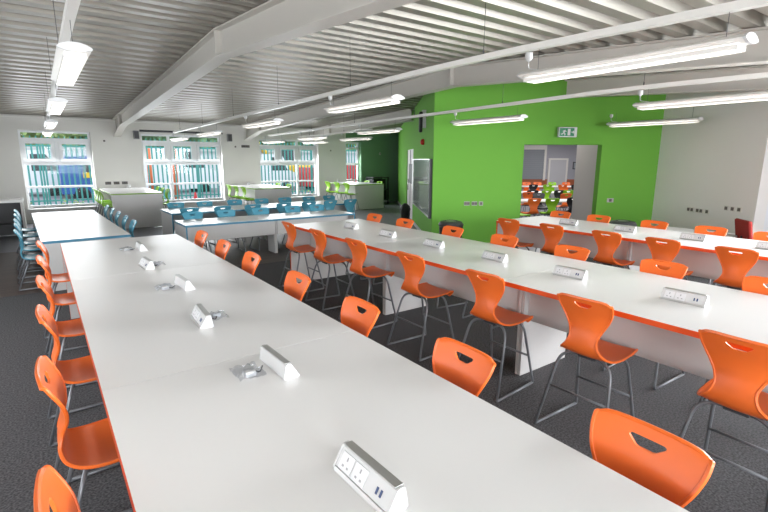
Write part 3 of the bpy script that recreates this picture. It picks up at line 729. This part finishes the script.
# roller blind and its end boxes
t = thing('roller_blind', (4.03, 16.93, 2.72), 0, 'rolled-up dark roller blind above the second window', 'blind')
m = MB(); m.tube([(-1.30, 0, 0), (1.30, 0, 0)], .035, 12); m.obj('roll', dark, t)
m = MB(); m.box(-1.33, 1.33, -.02, .06, .03, .05); m.obj('cassette', whitem, t)
for x, l in ((2.62, 'left'), (5.55, 'right')):
    t = thing('wall_speaker', (x, 16.9, 2.45), 0, f'small grey wall speaker at the upper {l} of the second window', 'speaker', 'wall speakers')
    m = MB(); m.box(-.08, .08, -.08, .03, 0, .26, bev=.01); m.obj('enclosure', mat('speaker_grey', (.3, .3, .31), .5), t); m = MB(); m.box(-.065, .065, -.088, -.08, .02, .24); m.obj('grille', dark, t)
# white tap / pots on islands
for x, y, l in ((2.25, 16.7, 'back of the leftmost island'), (6.05, 16.6, 'back of the middle island'), (9.75, 16.6, 'back of the rightmost island')):
    m = MB(); m.lathe([(.045, 0), (.05, .01), (.055, .1), (.05, .1), (.045, .02)], (x, y, .951), 16); tag(m.obj('white_pot', white), f'small white pot at the {l}', 'pot', 'white pots on islands')
# bin in front of the green wall, dark round bin beside the doorway
def round_bin(x, y, hh, label):
    t = thing('round_bin', (x, y, 0), 0, label, 'bin', 'round bins by the green wall')
    m = MB(); m.lathe([(.19, 0), (.20, .02), (.23, hh-.08), (.235, hh-.05)], (0, 0, 0), 24); m.obj('body', black, t)
    m = MB(); m.lathe([(.24, hh-.05), (.245, hh-.02), (.21, hh+.03), (.13, hh+.05), (.12, hh+.03), (.02, hh+.03)], (0, 0, 0), 24); m.obj('lid', dark, t)
    m = MB(); m.lathe([(.10, hh+.032), (.10, hh+.04), (.02, hh+.045)], (.0, 0, 0), 16); m.obj('opening_ring', alu, t)
round_bin(6.42, 6.62, .64, 'black round bin with a grey lid below the sockets on the green wall')
round_bin(8.95, 4.55, .68, 'black round bin between two orange chairs, right of the doorway')
# black trolley by dimmed green wall
t = thing('storage_trolley', (11.65, 16.55, 0), 0, 'tall black open trolley against the dim green end wall', 'trolley')
for sx in (-1, 1):
    for sy in (-1, 1):
        m = MB(); m.box(sx*.38-.02, sx*.38+.02, sy*.25-.02, sy*.25+.02, 0, 1.12); m.obj('upright', black, t)
for z_ in (.15, .6, 1.1): 
    m = MB(); m.box(-.40, .40, -.27, .27, z_, z_+.03); m.obj('shelf', black, t)
m = MB(); m.box(-.36, .36, -.2, .25, .18, .58, bev=.02); m.obj('lower_box', black, t); m = MB(); m.box(-.36, .30, -.2, .25, .63, 1.05, bev=.02); m.obj('upper_box', black, t)

# ------------------------------------------------------------ room beyond the doorway
def RP(px_l, D): # lateral offset along gu from camera axis, depth
    return (px_l, D)
RD = 13.0
m = MB(); m.box(.3, 12.0, RD, RD+.2, 0, 3.0, MG); struct(m.obj('wall_next_room', greyroom), 'lilac-grey back wall of the room beyond the doorway')
m = MB(); m.box(11.8, 12.0, 1.25, RD, 0, 3.0, MG); m.box(3.72, 12.0, 1.05, 1.25, 0, 3, MG); struct(m.obj('wall_next_room_side', greyroom))
m = MB(); m.box(.3, .5, .6, RD, 0, 3.0, MG); m.box(.3, 1.69, .4, .6, 0, 3.0, MG); struct(m.obj('wall_next_room_left', greyroom))
m = MB(); m.box(.3, 12, .2, RD+.2, 2.85, 2.95, MG); struct(m.obj('ceiling_next_room', wallw))
for dd in (3.5, 8.5): area('next_room_light', MG @ Vector((5.5, dd, 2.8)), (0, 0, -1), 7, 3.5, 170, (1, .98, .97))
m = MB(); m.box(2.0, 11.8, RD-.03, RD, .50, .95, MG); struct(m.obj('trim_2', mat('dado_orange', (.42, .12, .05), .6)), 'orange-brown dado band along the back wall of the next room')
m = MB(); m.box(7.18, 7.96, RD-.07, RD-.03, 0, 1.87, MG); d2 = struct(m.obj('door_2', mat('door_grey', (.55, .55, .58), .5)), 'pale grey door in the back wall of the next room')
m = MB(); m.box(7.10, 7.18, RD-.1, RD, 0, 1.95, MG); m.box(7.96, 8.04, RD-.1, RD, 0, 1.95, MG); m.box(7.18, 7.96, RD-.1, RD, 1.87, 1.95, MG); m.obj('door_frame', whitem, d2)
t = thing('roller_shutter', (0, 0, 0), 0, 'closed grey roller shutter at the left of the next room', 'shutter'); t.matrix_world = MG @ Matrix.Translation((5.7, RD-.02, .95))
m = MB()
for k in range(14): m.box(0, 1.17, -.04-.01*(k % 2), 0, k*.1, k*.1+.095)
m.obj('slats', mat('shutter_grey', (.28, .30, .33), .5), t)
m = MB(); m.box(1.17, 1.27, -.08, 0, -.05, 1.6); m.box(-.1, 0, -.08, 0, -.05, 1.6); m.box(0, 1.17, -.08, 0, 1.4, 1.6); m.obj('guide_frame', whitem, t)
t = thing('picture_frame', (0, 0, 0), 0, 'small dark picture frame on the back wall beside the grey door', 'picture'); t.matrix_world = MG @ Matrix.Translation((8.3, RD-.01, 1.43))
m = MB(); m.box(0, .27, -.025, 0, 0, .35); m.obj('frame', dark, t); m = MB(); m.box(.04, .23, -.028, -.025, .04, .31); m.obj('print', mat('print_grey', (.35, .38, .42), .5), t)
def room_table(s0, s1, d0, d1, label):
    c = MG @ Vector(((s0+s1)/2, (d0+d1)/2, 0)); t = thing('classroom_table', c, RG, label, 'table', 'tables in the next room'); a, b = (s1-s0)/2, (d1-d0)/2
    m = MB(); m.box(-a, a, -b, b, .71, .74, bev=.003); m.obj('tabletop', laminate, t)
    for sx in (-1, 1):
        for sy in (-1, 1): m = MB(); m.box(sx*(a-.06)-.018, sx*(a-.06)+.018, sy*(b-.06)-.018, sy*(b-.06)+.018, 0, .71); m.obj('leg', steel, t)
room_table(2.3, 5.6, 3.0, 3.8, 'white table in the next room, nearest the doorway')
room_table(3.6, 7.0, 6.5, 7.3, 'white table in the middle of the next room')
room_table(5.0, 9.5, 10.4, 11.2, 'white table at the back of the next room')
lo = make_chair('classroom_chair', .45, orange, False); lg = make_chair('classroom_chair', .45, lime, False); lk = make_chair('classroom_chair', .45, black, False)
def rc(pr, px, d, rz, label, grp):
    D = 9.97+d; s_ = ((px-384)/470+.0166)*D-1.18
    pr.put(MG @ Vector((s_, d, 0)), RG+rz, label, grp)
rc(lg, 521, 2.3, -1.2, 'lime green chair turned sideways just inside the left edge of the doorway', 'green chairs in the next room')
rc(lo, 531, 2.7, .15, 'orange chair inside the doorway beside the sideways green one', 'orange chairs in the next room')
rc(lg, 550, 2.7, 0, 'lime green chair with its back to the camera, middle of the doorway', 'green chairs in the next room')
rc(lk, 568, 3.1, .3, 'black chair just inside the right edge of the doorway', 'black chairs in the next room')
rc(lk, 541, 4.3, PI, 'black chair across the nearest table of the next room', 'black chairs in the next room')
rc(lo, 562, 4.6, .2, 'orange chair beyond the nearest table of the next room', 'orange chairs in the next room')
rc(lg, 571, 5.3, 1.2, 'lime green chair turned sideways at the right of the doorway view', 'green chairs in the next room')
rc(lo, 526, 5.2, 0, 'orange chair low at the left of the doorway view, behind the first table', 'orange chairs in the next room')
for k, (px, pr) in enumerate(((531, lk), (543, lg), (555, lk), (567, lg))):
    rc(pr, px, 6.2, fx()*.5, f'{"black" if pr is lk else "lime green"} chair near the next room middle table, {OL[k] if k < 3 else OL[-1]}', 'chairs at the middle table of the next room')
for k, (px, pr) in enumerate(((527, lo), (531, lk), (538, lo), (545, lg), (553, lg), (560, lo), (567, lo), (573, lk))):
    rc(pr, px, 9.9 if k % 2 else 11.6, .0 if k % 2 else PI, f'{ {"lo":"orange","lg":"lime green","lk":"black"}["lo" if pr is lo else "lg" if pr is lg else "lk"]} chair at the back table of the next room, {(OL[:6]+["seventh from the left", "rightmost"])[k]}', 'back row chairs in the next room')

# ------------------------------------------------------------ outside
ground = MB(); ground.box(-60, 90, 17.3, 120, -.3, -.15); struct(ground.obj('ground', mat('pale_concrete', (.46, .46, .44), .9, noise=.12, nscale=.8)), 'pale paving outside the windows')
tealm = mat('fence_green', (.06, .30, .27), .5)
def fence_bay(x):
    t = thing('palisade_fence', (x, 21.5, -.15), 0, '', 'fence', 'green palisade fence outside'); m = MB()
    n = 16; w = 2.75
    for k in range(n):
        a = w*(k+.5)/n; m.prism([(a-.03, .05), (a+.03, .05), (a+.03, 2.72), (a, 2.82), (a-.03, 2.72)], -.006, .006, 'y')
    m.obj('pales', tealm, t); 
    for z_ in (.45, 2.45): m = MB(); m.box(0, w, .01, .05, z_-.025, z_+.025); m.obj('rail', tealm, t)
    m = MB(); m.box(-.03, .03, .02, .10, 0, 2.6); m.obj('post', tealm, t)
    return t
fb = Proto(fence_bay(0))
for k in range(9):
    x = -2.6+2.75*k
    fb.put((x, 21.5, -.15), 0, f'green steel palisade fence bay outside, {["leftmost", "second", "third", "fourth", "fifth", "sixth", "seventh", "eighth", "last"][k]} counting from the left', 'green palisade fence outside')
def van(x, y, col, L, Hh, label, win=True):
    t = thing('van', (x, y, -.15), 0, label, 'vehicle'); m = MB()
    m.prism([(-L/2, .35), (L/2, .35), (L/2, Hh*.5), (L/2-.5, Hh*.58), (L/2-1.0, Hh), (-L/2, Hh)], -.9, .9, 'y'); m.obj('body', col, t)
    if win: m = MB(); m.prism([(L/2-1.7, Hh*.58), (L/2-.62, Hh*.58), (L/2-1.05, Hh*.92), (L/2-1.7, Hh*.92)], -.91, .91, 'y'); m.obj('side_window', dark, t)
    for sx in (-L/2+.8, L/2-.8):
        for sy in (-.85, .85):
            m = MB(); m.lathe([(.1, -.1), (.33, -.1), (.33, .1), (.1, .1)], mtx=Matrix.Translation((sx, sy, .33)) @ Matrix.Rotation(PI/2, 4, 'X'), n=18); m.obj('wheel', black, t)
    return t
bl = mat('van_blue', (.03, .10, .34), .3); og = mat('van_orange', (.7, .16, .05), .4); yl = mat('yellow_paint', (.75, .50, .03), .4); rd = mat('car_red', (.65, .03, .04), .3); wh = mat('van_white', (.75, .77, .8), .3)
van(2.1, 27.5, bl, 2.6, 2.1, 'blue van behind the fence seen through the first window')
m = MB(); m.box(1.7, 2.1, 26.55, 26.58, .95, 1.2); m.box(2.3, 2.6, 26.55, 26.58, .95, 1.2)
tag(m.obj('warning_panel', yl), 'yellow panels on the van seen through the first window', 'panel')
van(-.8, 30, wh, 4.5, 2.4, 'white van behind the fence at the left of the first window')
van(6.3, 29, wh, 4.2, 2.6, 'white van seen through the second window')
van(11.0, 28, wh, 4.0, 2.3, 'white van parked between the second and third windows')
van(15.0, 27, rd, 3.2, 1.5, 'red car seen at the right of the third window')
van(20.5, 30, rd, 4.0, 1.7, 'red car seen through the narrow fourth window')
for x, zt, l in ((4.0, 2.1, 'leftmost'), (5.05, 2.1, 'middle'), (7.25, 2.0, 'rightmost')):
    t = thing('hanging_banner', (x, 23.2, .2), 0, f'{"pink" if x > 7 else "orange"} barrier post outside the second window, {l}', 'barrier post', 'coloured posts outside')
    m = MB(); m.tube([(0, 0, -.35), (0, 0, zt)], .10, 10); m.obj('post', og if x < 7 else rd, t); m = MB(); m.box(-.3, .3, -.3, .3, -.35, -.25); m.obj('base', dark, t)
# traffic cone
t = thing('traffic_cone', (4.85, 19.2, -.15), 0, 'red traffic cone just outside the second window', 'cone')
m = MB(); m.box(-.2, .2, -.2, .2, 0, .04, bev=.01); m.obj('base', rd, t); m = MB(); m.lathe([(.15, .04), (.03, .72), (.02, .74)], (0, 0, 0), 18); m.obj('body', rd, t)
m = MB(); m.lathe([(.116, .27), (.085, .44)], (0, 0, 0), 18); m.obj('reflective_sleeve', white, t)
# yellow digger
t = thing('excavator', (14.2, 31.2, -.15), 0, 'yellow excavator behind the fence seen through the third window', 'excavator')
m = MB(); m.box(-1.5, 1.5, -1, 1, .8, 1.6, bev=.1); m.obj('body', yl, t); m = MB(); m.box(-.6, .7, -.7, .7, 1.6, 2.7, bev=.08); m.obj('cab', dark, t)
m = MB(); m.tube([(-.8, 0, 1.5), (-2.2, 0, 3.2), (-3.6, 0, 2.2), (-3.8, 0, .9)], [.2, .18, .14, .12], 8); m.obj('boom', yl, t); m = MB(); m.box(-4.1, -3.5, -.4, .4, .3, 1.0, bev=.08); m.obj('bucket', yl, t)
for sy in (-1, 1): m = MB(); m.box(-1.5, 1.5, sy*.9-.25, sy*.9+.25, 0, .75, bev=.2); m.obj('track', black, t)
# long low building and the trees beyond it
t = thing('warehouse', (12, 34, -.15), 0, 'long low white building behind the parked vehicles', 'building')
m = MB(); m.box(-22, 26, 0, 4, 0, 2.5); m.obj('wall', mat('warehouse_white', (.62, .65, .68), .7, noise=.05), t); m = MB(); m.box(-22.3, 26.3, -.2, 4.2, 2.5, 2.65); m.obj('roof', mat('roof_grey', (.5, .53, .53), .7), t)
leaf = mat('leaves', (.16, .28, .14), .8, noise=.4, nscale=1.5); leaf2 = mat('leaves_light', (.30, .40, .16), .8, noise=.4, nscale=1.5); bark = mat('bark', (.1, .07, .05), .9)
def tree(x, y, hh, r, lm, label):
    t = thing('tree', (x, y, -.15), 0, label, 'tree', 'trees behind the fence')
    m = MB(); m.tube([(0, 0, 0), (.1, 0, hh*.5), (0, .1, hh*.8)], [.25, .18, .06], 8); m.obj('trunk', bark, t)
    m = MB()
    for k in range(1500):
        a, b = random.random()*2*PI, math.acos(random.uniform(-1, 1)); q = (.35+.65*random.random())
        c = Vector((r*q*math.sin(b)*math.cos(a), r*q*math.sin(b)*math.sin(a), max(2.2+random.random(), hh*.52+q*hh*.45*math.cos(b))))
        e = random.uniform(.3, .5); d1 = Vector((random.gauss(0, 1), random.gauss(0, 1), random.gauss(0, 1))).normalized()*e; d2 = d1.orthogonal().normalized()*e
        m._f([m.bm.verts.new(c+v) for v in (d1, d2, -d1, -d2)])
    m.obj('crown', lm, t)
for x, lm, l in ((-2.4, leaf, 'leftmost tree outside, beyond the first window'), (1.0, leaf2, 'pale tree behind the left part of the first window view'), (4.4, leaf, 'tree seen at the right side of the first window'), (7.6, leaf, 'tree behind the left casement of the second window'), (11.0, leaf, 'tree behind the middle casement of the second window'),
        (14.4, leaf2, 'yellowish tree behind the right casement of the second window'), (17.8, leaf, 'tree behind the left casement of the third window'), (21.2, leaf, 'tree behind the middle casement of the third window'), (24.6, leaf2, 'pale tree behind the right casement of the third window'), (28.2, leaf, 'tree seen through the narrow fourth window')):
    tree(x, 41+random.uniform(-.5, .8), random.uniform(9, 10.4), 2.0, lm, 'leafy '+l)
# low shrubs and white sacks under windows
for k, (x, y) in enumerate(((-.8, 20.6), (.9, 20.7), (2.6, 20.6), (8.2, 20.7), (10.2, 20.6))):
    t = thing('low_shrub', (x, y, -.15), 0, f'low yellowish shrub at the foot of the fence, {["leftmost", "second from left", "third from left", "fourth from left", "rightmost"][k]}', 'shrub', 'low shrubs at the fence'); m = MB()
    for q in range(160):
        c = Vector((random.gauss(0, .35), random.gauss(0, .15), abs(random.gauss(.15, .15)))); d1 = Vector((random.gauss(0, 1), random.gauss(0, 1), random.gauss(0, 1))).normalized()*.06; d2 = d1.orthogonal().normalized()*.05
        m._f([m.bm.verts.new(c+v) for v in (d1, d2, -d1, -d2)])
    m.obj('foliage', leaf2, t)
